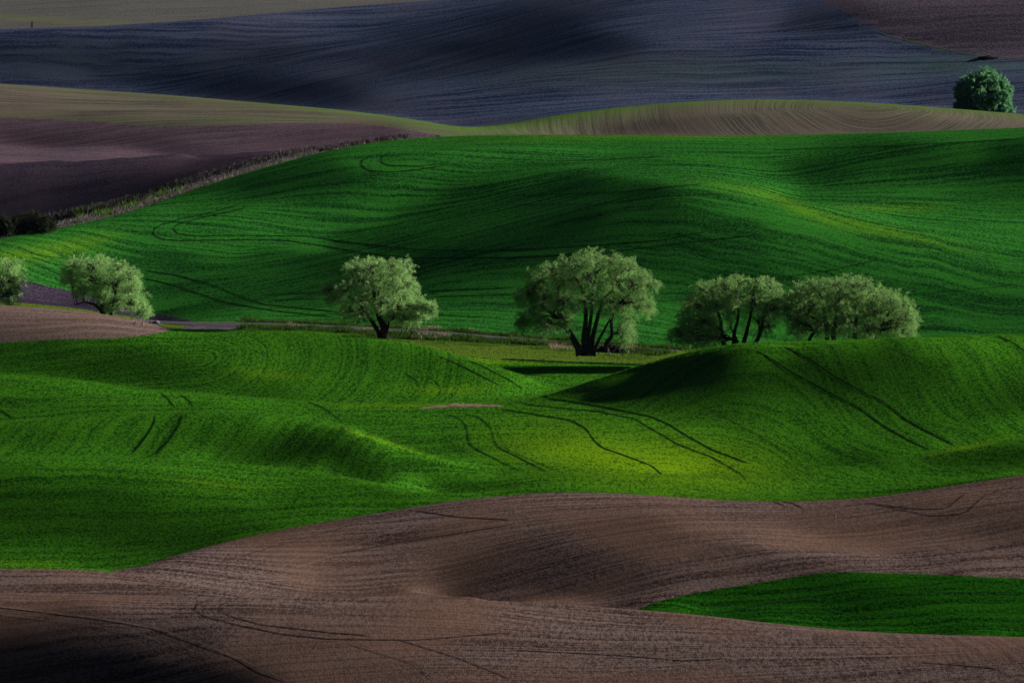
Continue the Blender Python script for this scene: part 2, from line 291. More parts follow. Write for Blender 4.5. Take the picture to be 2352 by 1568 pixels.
# ------------------------------------------------ wheel tracks and rows; the first line is a ditch bank
TR = """d5 1150,825 1200,827 1300,832 1400,835 1500,839
d4 1252,908 1262,916 1300,920 1375,932 1440,945 1500,957 1540,975 1580,1000 1640,1033 1700,1055 1720,1064
d2.5 1195,922 1215,930 1300,938 1375,945 1460,962 1500,985 1560,1020 1640,1050 1710,1090 1718,1108
d3.5 1150,940 1250,955 1312,965 1350,985 1365,1010 1385,1028 1420,1040 1470,1058 1500,1070 1525,1090
d4 1740,806 1756,812 1826,857 1901,897 1976,934 2036,977 2101,1014 2146,1034
d4 1800,796 1821,802 1876,832 1926,867 1986,899 2036,922 2086,962 2151,997 2203,1024
d2 2046,797 2101,822 2146,847
d3.5 2296,771 2326,782 2352,799 2380,815
d1.5 1586,917 1676,962 1751,1002 1826,1047
d2.5 1023,951 1050,959 1068,974 1074,995 1074,1016 1090,1030 1150,1060 1200,1085
d2.5 1062,950 1101,959 1125,980 1134,1004 1140,1025 1180,1045 1260,1085
d1.5 1134,977 1143,992 1153,1016 1170,1035 1300,1090
d1.5 1011,983 1020,1004 1045,1030 1090,1050
d2.5 996,815 1044,833 1086,854 1122,872 1152,888
d2.5 1071,827 1104,839 1149,863 1179,878 1206,899
d2.5 921,855 948,869 958,881 954,891
d2.5 981,866 1002,878 1012,893 1009,905
d2 550,792 560,812 545,822
d2 590,799 610,817 607,834
d5 350,952 345,977 325,1007 295,1042
d5 412,949 407,972 385,1007 350,1044
d2 690,967 675,997 645,1032
d2 750,979 720,1007 695,1042
d1.5 482,957 480,982 450,1027
d1.5 75,972 65,1007 45,1037
d1.5 205,967 200,997 185,1032
d3 355,897 380,917 400,942
d3 402,902 430,922 442,942
d3 -20,935 0,947 30,967
d1.5 -10,905 0,912 45,952
d2 695,919 740,937 775,962 790,977
d1.2 655,919 700,937 725,957
d4 860,357 830,367 825,380 845,392 890,396 950,392 1025,380
d3.5 895,352 872,362 872,372 895,381 950,382 1025,377
d4 552,468 480,489 408,504 355,520 346,531 348,541 367,550 408,553 480,552 564,551 650,552 750,567 850,584 950,594 1176,592 1400,580 1600,555 1750,540
d4 564,478 480,495 408,514 391,526 396,533 418,540 456,543 550,541 700,543 800,557 950,574 1100,578 1176,574 1376,564 1526,552 1626,532
d3.5 325,622 400,632 475,652 540,677 600,699 700,709 775,717
d3.5 325,639 390,654 450,674 525,697 625,714 760,728
d2.5 600,677 740,672
d2 610,689 750,686
d3 980,669 1176,662
d2.5 995,682 1176,677
d2 995,722 1100,729
d2 1776,345 1926,340 2076,335 2352,320
d2.5 1176,450 1426,442 1626,422
d2.5 1176,470 1376,470 1526,452 1676,445
d2 1176,372 1326,370 1526,360
d3 1781,642 1926,619 2026,597
d2.5 1501,677 1591,672
d2 1506,692 1591,689
d2 2086,677 2226,667 2352,652
d2 2116,752 2226,762
d2.5 60,590 110,605 180,618
d1.5 40,575 90,588 160,596
d2.5 480,1377 445,1387 442,1400 470,1417 550,1437 650,1457 750,1467 950,1470 1176,1452
d2.5 525,1380 497,1390 500,1402 530,1417 600,1435 750,1452 850,1460
l3 -40,1390 0,1395 200,1417 350,1442 450,1475 550,1515 660,1565
l1.5 -40,1407 0,1412 200,1435 350,1465 475,1507 580,1565
d2 900,1465 1050,1510 1176,1560
d1.5 800,1480 950,1525 1000,1568
d1.5 500,1290 700,1235 825,1200
d2.5 750,1275 950,1240 1176,1205
l1.5 650,1312 750,1280 850,1235 935,1205
l2 500,1335 800,1330 950,1315 1176,1260
d2.5 950,1172 1050,1187 1176,1194
d2.5 1776,1152 1796,1155 1811,1165 1786,1172
d2.5 1800,1152 1826,1155 1851,1167 1851,1180
d2 1996,1155 2126,1170 2186,1167 2231,1130
d2 2026,1160 2151,1185 2226,1180 2276,1135 2352,1115
l1.5 1916,1170 1931,1190 1916,1207 1826,1212
d3 1626,1415 1801,1380 1976,1355 2176,1342
d2 1801,1415 1926,1385 2126,1360 2352,1360
d2 1176,1492 1426,1505 1576,1517 1676,1512
l2 1301,1565 1476,1535 1676,1515
d2 2126,1520 2301,1535 2341,1555
l2 2010,70 2050,85 2150,108 2230,125 2290,133"""
# ------------------------------------------------ fields
def under(s, px, py): return py > ev(cv(s), px)      # True below the line
cls = np.full(Z.shape, 3)
PXc = np.clip(PXg, -600, 2900)
cls[lay <= 1] = 0
cls[lay == 1] = 1
cls[lay == 0] = 0
m2 = (lay == 2); cls[m2] = 2; cls[m2 & (PXg < 258)] = 3
patch = (lay >= 1) & (lay <= 2) & (PXg > 1455) & under("1455,1402 1500,1385 1600,1361 1750,1337 1900,1315 2050,1316 2352,1328 2900,1345", PXc, PYg)
cls[patch] = 4
cls[lay >= 3] = 3
hump = (lay == 6) & (PXg < 392) & ~under("-600,800 0,786 150,779 280,775 350,767 380,761 392,757", PXc, PYg)
cls[hump] = 5
cls[(lay == 7)] = 6
cls[lay == 8] = 7
cls[(lay == 7) & (PYg > ev(cv('1000,812 1116,824 1464,838 1600,842'), PXc))] = 3
dk = (lay == 8) & (PXg < 430) & under("-600,590 -60,632 60,645 100,655 180,672 300,705 365,721 430,734", PXc, PYg)
cls[dk] = 14
cls[lay == 9] = 8
cls[lay == 10] = 9
brn = (lay == 10) & (PXg < 1000) & under("-600,265 0,273 200,280 350,290 500,289 700,283 850,288 960,303 1000,310", PXc, PYg)
cls[brn] = 15
cls[lay == 11] = 10
cls[(lay == 11) & (PXg > 1870) & ~under("1870,-8 2000,58 2100,101 2200,122 2300,134 2900,160", PXc, PYg)] = 11
cls[lay >= 12] = 12
bank = (np.abs(PYg-ev(cv("-600,640 0,534 120,515 300,473 450,424 600,379 700,353 800,333 950,312"), PXc)) < np.interp(PXg, [-100, 0, 300, 600, 800, 950], [14, 13, 13, 9, 5, 2])) & (lay >= 8) & (lay <= 9) & (PXg < 960)
cls[bank] = 13
# distance (photo pixels) inside the inset fields, for clean borders
sd = np.full(Z.shape, -30.0)
def sdl(s): return PYg-ev(cv(s), PXc)
m = (lay == 2) | (lay == 1)
sd = np.where(m, np.where(PXg > 1440, np.minimum(sdl("1455,1402 1500,1385 1600,1361 1750,1337 1900,1315 2050,1316 2352,1328 2900,1345"), (PXg-1450)), -30), sd)
sd = np.where(lay == 6, np.where(PXg < 410, np.minimum(-sdl("-600,800 0,786 150,779 280,775 350,767 380,761 392,757"), (392-PXg)*.7), -30), sd)
sd = np.where(lay == 8, np.where(PXg < 440, sdl("-600,590 -60,632 60,645 100,655 180,672 300,705 365,721 430,734"), -30), sd)
sd = np.where(lay == 10, np.where(PXg < 1010, sdl("-600,265 0,273 200,280 350,290 500,289 700,283 850,288 960,303 1000,310"), -30), sd)
sd = np.where(lay == 11, np.where(PXg > 1860, -sdl("1870,-8 2000,58 2100,101 2200,122 2300,134 2900,160"), -30), sd)
sd = np.clip(sd, -30, 30)
# crop colour that differs from place to place (yellow = 1), sunlit yellow painted along crests
tint = np.zeros(Z.shape)
for pts, b, v in (("1000,1000 1150,1015 1300,1036 1450,1060 1600,1068 1780,1085 1960,1100", 55, 1.2), ("1250,965 1340,980 1400,1010 1500,1050", 14, .5), ("1480,385 1640,425 1760,447 1880,495 2050,535 2352,598", 13, .5), ("1850,472 2050,478 2250,468", 8, .35),
                  ("700,930 900,931 1150,928", 5, .8), ("-60,600 60,585 200,560 330,520", 16, .6), ("2100,1052 2250,1022 2352,996", 7, .7), ("700,962 880,1012 1060,1068", 5, .7),
                  ("480,845 620,860 760,870", 12, .4), ("300,1085 500,1112 700,1125", 12, .35), ("850,330 1200,318 2000,314", 6, .4), ("-60,1292 200,1296", 9, .35), ("850,890 1050,895 1200,885", 10, .5)):
    c_ = cv(pts); q_ = (c_[-1, 0]-c_[0, 0])*.45
    w_ = np.clip((c_[-1, 0]-PXg)/q_, 0, 1)*(np.clip((PXg-c_[0, 0])/q_, 0, 1) if c_[0, 0] > 0 else 1.0); w_ = w_*w_*(3-2*w_)
    tint = np.maximum(tint, v*np.exp(-np.abs((PYg-ev(c_, PXc))/b)**1.5)*w_)
tint = np.where((lay == 6) | (lay == 7), np.maximum(tint, np.where((PYg < 835) & (PXg > 500) & (lay == 7), .6, tint)), tint)
tint[cls == 6] = .7
# greener crest bands of the pale hills
crown = np.zeros(Z.shape)
crown[lay == 10] = np.exp(-np.abs(PYg[lay == 10]-ev(CREST[10][0], PXc[lay == 10]))/ (9.0+14.0*np.exp(-((PXg[lay == 10]-1200)/260)**2)))*np.clip(.35+(PXg[lay == 10]-300)/1000, .35, 1)
crown[cls == 9] = np.maximum(crown[cls == 9], 0.25*np.exp(-np.abs(PYg[cls == 9]-ev(cv("0,265 350,282 700,275 960,296 1100,300"), np.clip(PXg[cls == 9], 0, 1100)))/10.0)*(PXg[cls == 9] < 1050))
crown[lay == 11] = .4*np.exp(-((PXg[lay == 11]-200)/260)**2-((PYg[lay == 11]-150)/16)**2) + .3*np.exp(-((PXg[lay == 11]-1550)/420)**2-((PYg[lay == 11]-165)/30)**2)+.4*np.exp(-((PXg[lay == 11]-2200)/160)**2-((PYg[lay == 11]-150)/22)**2)
crown[lay >= 12] = .8*np.exp(-((PYg[lay >= 12]-(40+PXg[lay >= 12]*.06))/8.0)**2)*(PXg[lay >= 12] < 300)+.1
# rows: distance across the drilling direction, per hill
X0, Y0 = Xg, Yg
ang = {14: 6, 15: 6, 0: -8, 1: 10, 2: 12, 3: 4, 4: 6, 5: 6, 6: 2, 7: 3, 8: 6, 9: 3, 10: -3, 11: 2, 12: 4, 13: 0}
A = np.zeros(Z.shape)
for k, v in ang.items(): A[cls == k] = math.radians(v)
rid = (lay == 5) | ((lay == 4) & (PXg > 1100))
A = np.where(rid, np.radians(4-78*np.clip((PXg-1450)/420, 0, 1)), A)
A = np.where((lay == 4) & (PXg < 900), math.radians(70), A)
A = np.where((cls == 9) & (PXg > 1050), math.radians(-55), A)
cx = np.where(rid, 40.0, 0.0)
rowc = (Yg-1200)*np.cos(A)-(Xg-cx)*np.sin(A) + 1.6*np.sin(Xg/41.0+Yg/120.0)+.5*np.sin(Xg/17.0-Yg/70.0)
# a curl of rows round the nose of the field this side of the road and round the pale hill
cu = (lay == 6) & (PXg > 350)
ccx, ccy, _ = locate(455, 822, 1220, 1300)
rr = np.hypot(np.maximum(0, Xg-ccx)*1.9, (Yg-ccy))
rowc = np.where((lay == 6) & (cls == 3), rr*1.2+1.3*np.sin(Xg/19.0), rowc)
cu = (cls == 9) & (PXg > 1050)
ccx, ccy = (2000-PW/2)/FP*1690, 1690
rowc = np.where(cu, np.hypot(Xg-ccx, (Yg-ccy)*0.45)*3.0, rowc)
alng = (Yg-1200)*np.sin(A)+(Xg-cx)*np.cos(A)
# ------------------------------------------------ materials
def nodes(name):
    m = bpy.data.materials.new(name); m.use_nodes = True; t = m.node_tree; t.nodes.clear()
    out = t.nodes.new('ShaderNodeOutputMaterial'); return m, t, out
class G:
    def __init__(s, name):
        s.m, s.t, s.out = nodes(name); s.L = s.t.links.new
    def n(s, kind, **kw):
        x = s.t.nodes.new(kind)
        for k, v in kw.items(): setattr(x, k, v)
        return x
    def put(s, sock, v):
        if hasattr(v, 'default_value') or hasattr(v, 'is_linked'): s.L(v, sock)
        else: sock.default_value = v
    def attr(s, name, vec=False):
        a = s.n('ShaderNodeAttribute', attribute_name=name); return a.outputs['Vector' if vec else 'Fac']
    def math(s, op, a, b=0.0, c=None, clamp=False):
        x = s.n('ShaderNodeMath', operation=op, use_clamp=clamp); s.put(x.inputs[0], a); s.put(x.inputs[1], b)
        if c is not None: s.put(x.inputs[2], c)
        return x.outputs[0]
    def mix(s, f, a, b, mode='MIX'):
        x = s.n('ShaderNodeMix', data_type='RGBA', blend_type=mode); s.put(x.inputs[0], f)
        for i, v in ((6, a), (7, b)):
            if isinstance(v, tuple): v = (*v, 1.0) if len(v) == 3 else v
            s.put(x.inputs[i], v)
        return x.outputs[2]
    def comb(s, x, y, z=0.0):
        c = s.n('ShaderNodeCombineXYZ'); s.put(c.inputs[0], x); s.put(c.inputs[1], y); s.put(c.inputs[2], z); return c.outputs[0]
    def noise(s, vec, scale=1.0, detail=2.0, rough=0.5, dist=0.0):
        x = s.n('ShaderNodeTexNoise'); s.L(vec, x.inputs['Vector']); x.inputs['Scale'].default_value = scale
        x.inputs['Detail'].default_value = detail; x.inputs['Roughness'].default_value = rough; x.inputs['Distortion'].default_value = dist
        return x.outputs['Fac']
    def ramp(s, v, a, b):          # linear step from a to b
        x = s.n('ShaderNodeMapRange'); s.put(x.inputs[0], v); x.inputs[1].default_value = a; x.inputs[2].default_value = b; return x.outputs[0]
def ground(name, c1, c2, dry_sunlit=None, crown=None, soil=(.03, .02, .015), light=(.2, .15, .12), rowamt=.5, grain=.5, bump=.10, rowbump=.08, gs=2.6, pat=None, alt=None, inv=False):
    g = G(name)
    co = g.n('ShaderNodeNewGeometry').outputs['Position']
    sp = g.n('ShaderNodeSeparateXYZ'); g.L(co, sp.inputs[0])
    X, Y, Zs = sp.outputs
    r = g.attr('rowc'); a = g.attr('along'); ti = g.attr('tint'); cr = g.attr('crown')
    q = g.math('ADD', g.math('MULTIPLY', Y, .09), Zs)
    fine = g.noise(g.comb(X, g.math('MULTIPLY', q, 1.15), g.math('MULTIPLY', Y, .05)), gs*3.2, 2.0, .7)
    fine2 = g.noise(g.comb(g.math('MULTIPLY', X, .7), g.math('MULTIPLY', q, 1.2), 7.0), gs*1.5, 2.0, .6)
    wob = g.noise(g.comb(g.math('MULTIPLY', X, .08), g.math('MULTIPLY', Y, .03), 5.0), 1.0, 2.0, .5)
    r = g.math('ADD', r, g.math('MULTIPLY', wob, 2.5))
    rows1 = g.noise(g.comb(g.math('MULTIPLY', r, .85), g.math('MULTIPLY', a, .030), 3.0), 1.0, 3.0, .65)
    rows2 = g.noise(g.comb(g.math('MULTIPLY', r, .20), g.math('MULTIPLY', a, .012), 9.0), 1.0, 2.0, .6)
    big = g.noise(g.comb(g.math('MULTIPLY', X, .045), g.math('MULTIPLY', Y, .02), 1.0), 1.0, 3.0, .55)
    v = g.math('ADD', g.math('MULTIPLY', g.ramp(fine, .41, .59), grain), g.math('MULTIPLY', g.ramp(rows1, .40, .58), rowamt))
    v = g.math('ADD', v, g.math('MULTIPLY', g.ramp(rows2, .38, .62), rowamt*.3))
    v = g.math('ADD', v, g.math('MULTIPLY', g.ramp(fine2, .40, .60), grain*.8))
    v = g.math('DIVIDE', v, grain*1.8+rowamt*1.3)
    col = g.mix(g.ramp(v, .20, .82), c1, c2)
    if pat: col = g.mix(g.math('MULTIPLY', g.ramp(big, .42, .62), pat[1]), col, pat[0])
    if dry_sunlit: col = g.mix(g.math('MULTIPLY', ti, g.ramp(v, .1, .75)), col, dry_sunlit)
    if crown: col = g.mix(g.math('MULTIPLY', cr, g.ramp(rows1, .1, .6)), col, crown)
    if alt:
        f = g.ramp(g.math('ADD', g.attr('sd'), g.math('MULTIPLY', g.math('SUBTRACT', fine, .5), 9.0)), -1.0, 1.0)
        if inv: f = g.math('SUBTRACT', 1.0, f)
        col = g.mix(f, col, g.mix(g.ramp(v, .20, .82), alt[0], alt[1]))
    h = g.math('ADD', g.math('MULTIPLY', fine, bump), g.math('MULTIPLY', rows1, rowbump))
    h = g.math('ADD', h, g.math('MULTIPLY', fine2, bump*.6))
    bp = g.n('ShaderNodeBump'); bp.inputs['Strength'].default_value = 1.0; bp.inputs['Distance'].default_value = .35
    g.L(h, bp.inputs['Height'])
    d = g.n('ShaderNodeBsdfDiffuse'); g.L(col, d.inputs[0]); g.L(bp.outputs[0], d.inputs['Normal']); d.inputs['Roughness'].default_value = 0.0
    g.L(d.outputs[0], g.out.inputs[0])
    return g.m
GRN1, GRN2, DRY_SUNLIT = (.003, .022, .003), (.040, .155, .008), (.095, .185, .003)
BR1, BR2 = (.016, .009, .010), (.128, .093, .091)
W3, W4, W7 = (GRN1, GRN2), ((.001, .008, .001), (.012, .074, .004)), ((.002, .014, .006), (.025, .145, .017))
B2, B5, B8 = (BR1, BR2), ((.055, .038, .040), (.155, .115, .105)), ((.010, .008, .018), (.048, .038, .062))  # last pair: same brown soil darkened, slope shade put into its colour
P9, F10, F11 = ((.042, .038, .036), (.110, .100, .082)), ((.006, .012, .046), (.068, .090, .155)), ((.022, .019, .036), (.105, .086, .120))  # middle pair blued: distance haze put into the far soil colour
MATS = {
 0: ground('tilled_soil_front', *B2, grain=.9, rowamt=.9, pat=((.11, .062, .045), .5), bump=.12, rowbump=.15),
 1: ground('tilled_soil_knoll', *B2, rowamt=.6, pat=((.11, .062, .045), .4), bump=.12, rowbump=.15, alt=W4),
 2: ground('tilled_soil_hill', *B2, grain=.9, rowamt=.95, pat=((.12, .070, .050), .5), bump=.12, rowbump=.15, alt=W4),
 3: ground('young_wheat', *W3, dry_sunlit=DRY_SUNLIT, rowamt=.26, alt=B5),
 4: ground('young_wheat_patch', *W4, rowamt=.5, bump=.2, gs=2.0, alt=B2, inv=True),
 5: ground('tilled_soil_hump', *B5, rowamt=.6, pat=((.14, .070, .055), .4), alt=W3, inv=True),
 6: ground('verge_turf', (.01, .03, .004), (.05, .12, .012), dry_sunlit=(.085, .125, .015), rowamt=.2, bump=.2),
 7: ground('wheat_hill', *W7, dry_sunlit=DRY_SUNLIT, rowamt=.5, alt=B8),
 8: ground('shaded_soil', *B8, rowamt=.3, grain=.6, pat=((.12, .075, .10), .3)),
 14: ground('shaded_soil_strip', *B8, rowamt=.3, grain=.6, alt=W7, inv=True),  # field strip in shadow, the shade painted as darker soil
 15: ground('dark_soil_slope', (.030, .020, .034), (.100, .074, .098), rowamt=.7, grain=.7, pat=((.12, .075, .10), .3), alt=P9, inv=True),
 9: ground('sprouting_soil', *P9, crown=(.055, .13, .012), rowamt=1.1, pat=((.11, .085, .08), .5), alt=B8),
 10: ground('far_sprouting_soil_hazed', *F10, crown=(.05, .11, .05), rowamt=1.1, grain=.8, gs=1.8, pat=((.085, .065, .095), .25), alt=F11),
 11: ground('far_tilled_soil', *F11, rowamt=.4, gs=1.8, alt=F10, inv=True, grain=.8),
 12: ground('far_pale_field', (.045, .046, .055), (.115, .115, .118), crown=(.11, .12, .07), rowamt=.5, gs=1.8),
 13: ground('bank_soil', (.03, .028, .03), (.13, .11, .11), rowamt=.1, grain=.9, bump=.25),
}
NAMES = {0: ('plowed_field', 'nearest plowed brown field sloping away at the foot of the view'), 1: ('plowed_field', 'low plowed brown knoll behind the nearest field'),
 2: ('plowed_field', 'long plowed brown hill below the green valley'), 3: ('wheat_field', 'rolling bright green wheat field filling the valley'),
 4: ('wheat_field', 'dark green wheat patch set into the plowed brown hill'), 5: ('plowed_field', 'brown plowed hump in front of the two left trees'),
 6: ('grass_verge', 'flat yellow green grass along the dirt road'), 7: ('wheat_field', 'big green wheat hillside behind the row of trees'),
 8: ('plowed_field', 'shaded bare soil beyond the scrubby bank at the left'), 9: ('sprouting_field', 'pale sprouting hills behind the big green hillside'),
 10: ('far_hillside', 'wide blue grey far hillside near the top'), 11: ('far_hillside', 'purple brown far slope beyond the grassy draw'),
 12: ('far_hillside', 'pale strip of land along the very top'), 14: ('plowed_field', 'shaded bare soil strip under the two left trees'), 15: ('plowed_field', 'purple brown field below the pale sprouting hill'),
 13: ('earth_bank', 'rough grey bank between shaded soil and green hillside')}
def setting(o, label): o['kind'] = 'structure'; o['label'] = label
idx = np.arange(R*Q).reshape(R, Q)
fc = cls[:-1, :-1]
VV = np.stack([Xg, Yg, Z], -1).reshape(-1, 3)
quads = np.stack([idx[:-1, :-1], idx[:-1, 1:], idx[1:, 1:], idx[1:, :-1]], -1).reshape(-1, 4)
fcl = fc.reshape(-1)
# smooth shading normals of the whole sheet, so that field borders do not show as creases
gu = np.gradient(Z, axis=1); gv = np.gradient(Z, axis=0)
e1 = np.stack([np.gradient(Xg, axis=1), np.gradient(Yg, axis=1), gu], -1); e2 = np.stack([np.gradient(Xg, axis=0), np.gradient(Yg, axis=0), gv], -1)
NN = np.cross(e1, e2); NN /= np.linalg.norm(NN, axis=-1, keepdims=True); NN = NN.reshape(-1, 3)
at = {'rowc': rowc, 'along': alng, 'sd': sd, 'tint': tint, 'crown': crown}
for k in sorted(NAMES):
    q = quads[fcl == k]
    if not len(q): continue
    used, inv = np.unique(q, return_inverse=True); inv = inv.reshape(-1)
    me = bpy.data.meshes.new(NAMES[k][0]); nv, nf = len(used), len(q)
    me.vertices.add(nv); me.vertices.foreach_set('co', VV[used].astype(np.float32).ravel())
    me.loops.add(nf*4); me.loops.foreach_set('vertex_index', inv.astype(np.int32))
    me.polygons.add(nf); me.polygons.foreach_set('loop_start', np.arange(0, nf*4, 4, dtype=np.int32)); me.polygons.foreach_set('loop_total', np.full(nf, 4, np.int32))
    me.update(calc_edges=True)
    me.polygons.foreach_set('use_smooth', np.ones(nf, bool))
    for nm, arr in at.items():
        a = me.attributes.new(nm, 'FLOAT', 'POINT'); a.data.foreach_set('value', arr.reshape(-1)[used].astype(np.float32))
    me.normals_split_custom_set_from_vertices(NN[used].tolist() if nv < 1 else NN[used])
    me.materials.append(MATS[k])
    o = bpy.data.objects.new(NAMES[k][0], me); C.objects.link(o); setting(o, NAMES[k][1])

# ------------------------------------------------ wheel tracks and one dark ditch line, draped on the fields
def smooth_line(P, step=6.0):
    P = np.asarray(P, float); t = np.r_[0, np.cumsum(np.hypot(*np.diff(P, axis=0).T))]
    n = max(6, int(t[-1]/16)); a = np.linspace(0, t[-1], n); tt = np.linspace(0, t[-1], max(4, int(t[-1]/step)))
    f = lambda k: cub(np.interp(a, t, P[:, k])[:, None], a, tt)[:, 0]
    return np.stack([f(0), f(1)], 1)
def mesh_obj(name, verts, faces, mat, parent=None, smooth=True):
    me = bpy.data.meshes.new(name); me.from_pydata([tuple(map(float, v)) for v in verts], [], [tuple(map(int, f)) for f in faces]); me.update()
    if smooth: me.polygons.foreach_set('use_smooth', [True]*len(me.polygons))
    me.materials.append(mat); o = bpy.data.objects.new(name, me); C.objects.link(o)
    if parent: o.parent = parent
    return o
def simple(name, c1, c2, scale=1.5, transl=0.0, cd=None):
    g = G(name); co = g.n('ShaderNodeNewGeometry').outputs['Position']
    f = g.ramp(g.noise(co, scale, 3.0, .6), .35, .65)
    if cd: f = g.math('ADD', g.math('MULTIPLY', f, .4), g.math('MULTIPLY', g.attr(cd), .6))
    col = g.mix(f, c1, c2)
    d = g.n('ShaderNodeBsdfDiffuse'); g.L(col, d.inputs[0]); sh = d.outputs[0]
    if transl:
        tl = g.n('ShaderNodeBsdfTranslucent'); g.L(col, tl.inputs[0]); mx = g.n('ShaderNodeMixShader'); mx.inputs[0].default_value = transl
        g.L(sh, mx.inputs[1]); g.L(tl.outputs[0], mx.inputs[2]); sh = mx.outputs[0]
    g.L(sh, g.out.inputs[0]); return g.m
def strip(P, wpx, lift=.05, y0=0, y1=9e9, seg=6.0, taper=True):
    L = smooth_line(P, seg); T = np.gradient(L, axis=0); T /= np.linalg.norm(T, axis=1, keepdims=True)+1e-9
    Nn = np.stack([-T[:, 1], T[:, 0]], 1); n = len(L); wv = np.full(n, wpx*.5)
    if taper: wv *= np.clip(np.minimum(np.arange(n)+1, n-np.arange(n))/4.0, .15, 1)
    wv *= 1+.25*np.sin(np.arange(n)*1.7+P[0][0])+.15*rng.standard_normal(n)
    A = []
    for i in range(n):
        c = locate(L[i, 0], L[i, 1], y0, y1); row = []
        for s in (-1, 0, 1):
            q = L[i]+Nn[i]*wv[i]*s
            p = c if s == 0 else locate(q[0], q[1], max(y0, c[1]-14), min(y1, c[1]+14))
            row.append((p[0], p[1], terrain_z(p[0], p[1])[0]+lift))
        A.append(row)
    return A
TM = {'dg': simple('crushed_crop_and_ditch', (.003, .012, .003), (.010, .036, .007)), 'db': simple('rut_soil', (.016, .010, .010), (.060, .042, .040)), 'lb': simple('pressed_soil', (.09, .065, .06), (.17, .13, .115)), 'lg': simple('draw_grass', (.05, .12, .03), (.08, .18, .04))}
bag = {k: ([], []) for k in TM}
for ln in TR.split('\n'):
    hd, *pts = ln.split(); P = [[float(v) for v in p.split(',')] for p in pts]
    mx = np.mean([p[0] for p in P]); my = np.mean([p[1] for p in P])
    brown = (my > 1150 and not (mx > 1600 and my > 1335 and my < 1420 and hd in ('d3', 'd2')))
    key = 'lg' if my < 200 else ('l' if hd[0] == 'l' else 'd')+('b' if brown else 'g')
    V_, F_ = bag[key]
    rws = strip(P, float(hd[1:])*(.8 if my > 1150 else .6 if my < 760 else .8))
    for i, r3 in enumerate(rws):
        b0 = len(V_); V_ += r3
        if i and abs(rws[i][1][1]-rws[i-1][1][1]) < 14:
            F_ += [(b0-3, b0-2, b0+1, b0), (b0-2, b0-1, b0+2, b0+1)]
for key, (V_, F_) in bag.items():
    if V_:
        o = mesh_obj('wheel_tracks' if key != 'lg' else 'grass_draw', V_, F_, TM[key]); setting(o, {'dg': 'dark paired wheel tracks and a ditch line in the green wheat', 'db': 'dark curved wheel ruts in the brown soil', 'lb': 'pale curved wheel marks on the brown soil', 'lg': 'thin bright green line of grass between the far slopes'}[key])

# ------------------------------------------------ evening air
zb, zt = float(Z.min())-1.5, max(3.0, float(Z.max())+2)
xa = float(np.abs(Xg).max())+20; ya, yb = -30.0, float(rows[-1])+20
hv = [(x, y, z) for z in (zb, zt) for x, y in ((-xa, ya), (xa, ya), (xa, yb), (-xa, yb))]
hf = [(3, 2, 1, 0), (4, 5, 6, 7), (0, 1, 5, 4), (1, 2, 6, 5), (2, 3, 7, 6), (3, 0, 4, 7)]
hm, ht, ho = nodes('air'); pv = ht.nodes.new('ShaderNodeVolumePrincipled'); pv.inputs['Color'].default_value = (.25, .50, 1.0, 1); pv.inputs['Density'].default_value = 2e-6; pv.inputs['Anisotropy'].default_value = 0.0
ht.links.new(pv.outputs[0], ho.inputs['Volume'])
hz = mesh_obj('haze', hv, hf, hm, smooth=False); hz['kind'] = 'stuff'; hz['label'] = 'thin blue evening air over the hills'

# ------------------------------------------------ helpers for things
def thing(name, label, cat, loc, group=None):
    o = bpy.data.objects.new(name, None); C.objects.link(o); o.location = loc; o.empty_display_size = .5
    o['label'] = label; o['category'] = cat
    if group: o['group'] = group
    return o
def raw_mesh(name, V, F, mat, attr=None, parent=None, smooth=False):
    """V (n,3) array, F (m,k) int array of equal polygons"""
    V = np.asarray(V, np.float32); F = np.asarray(F, np.int32); me = bpy.data.meshes.new(name)
    k = F.shape[1]; me.vertices.add(len(V)); me.vertices.foreach_set('co', V.ravel())
    me.loops.add(F.size); me.loops.foreach_set('vertex_index', F.ravel())
    me.polygons.add(len(F)); me.polygons.foreach_set('loop_start', np.arange(0, F.size, k, dtype=np.int32)); me.polygons.foreach_set('loop_total', np.full(len(F), k, np.int32))
    me.update(calc_edges=True)
    if smooth: me.polygons.foreach_set('use_smooth', np.ones(len(F), bool))
    if attr is not None:
        a = me.attributes.new('shade', 'FLOAT', 'POINT'); a.data.foreach_set('value', np.asarray(attr, np.float32))
    me.materials.append(mat); o = bpy.data.objects.new(name, me); C.objects.link(o)
    if parent: o.parent = parent
    return o
def tube(V, F, P, Rr, sides=6):     # append a tapered tube along points P
    P = np.asarray(P, float); n = len(P); T = np.gradient(P, axis=0); T /= np.linalg.norm(T, axis=1, keepdims=True)+1e-9
    b0 = sum(len(v) for v in V); up = np.array([.2, 1, .1])
    A = np.cross(T, up); A /= np.linalg.norm(A, axis=1, keepdims=True)+1e-9; B = np.cross(T, A)
    th = np.arange(sides)*2*math.pi/sides
    Rr = np.asarray(Rr)[:, None, None]
    V.append((P[:, None]+Rr*(np.cos(th)[None, :, None]*A[:, None]+np.sin(th)[None, :, None]*B[:, None])).reshape(-1, 3))
    i = np.arange(n-1)[:, None]*sides+b0; k = np.arange(sides)[None]; k2 = (k+1) % sides
    F.append(np.stack([i+k, i+k2, i+sides+k2, i+sides+k], -1).reshape(-1, 4))
def bend(a, b, n=7, sag=.1, wob=.05):
    a, b = np.asarray(a, float), np.asarray(b, float); t = np.linspace(0, 1, n)[:, None]; L = np.linalg.norm(b-a)
    P = a+(b-a)*t; P += np.sin(t*math.pi)*np.array([0, 0, L*sag])
    return P+rng.normal(0, wob*L/n, P.shape)*np.sin(t*math.pi)
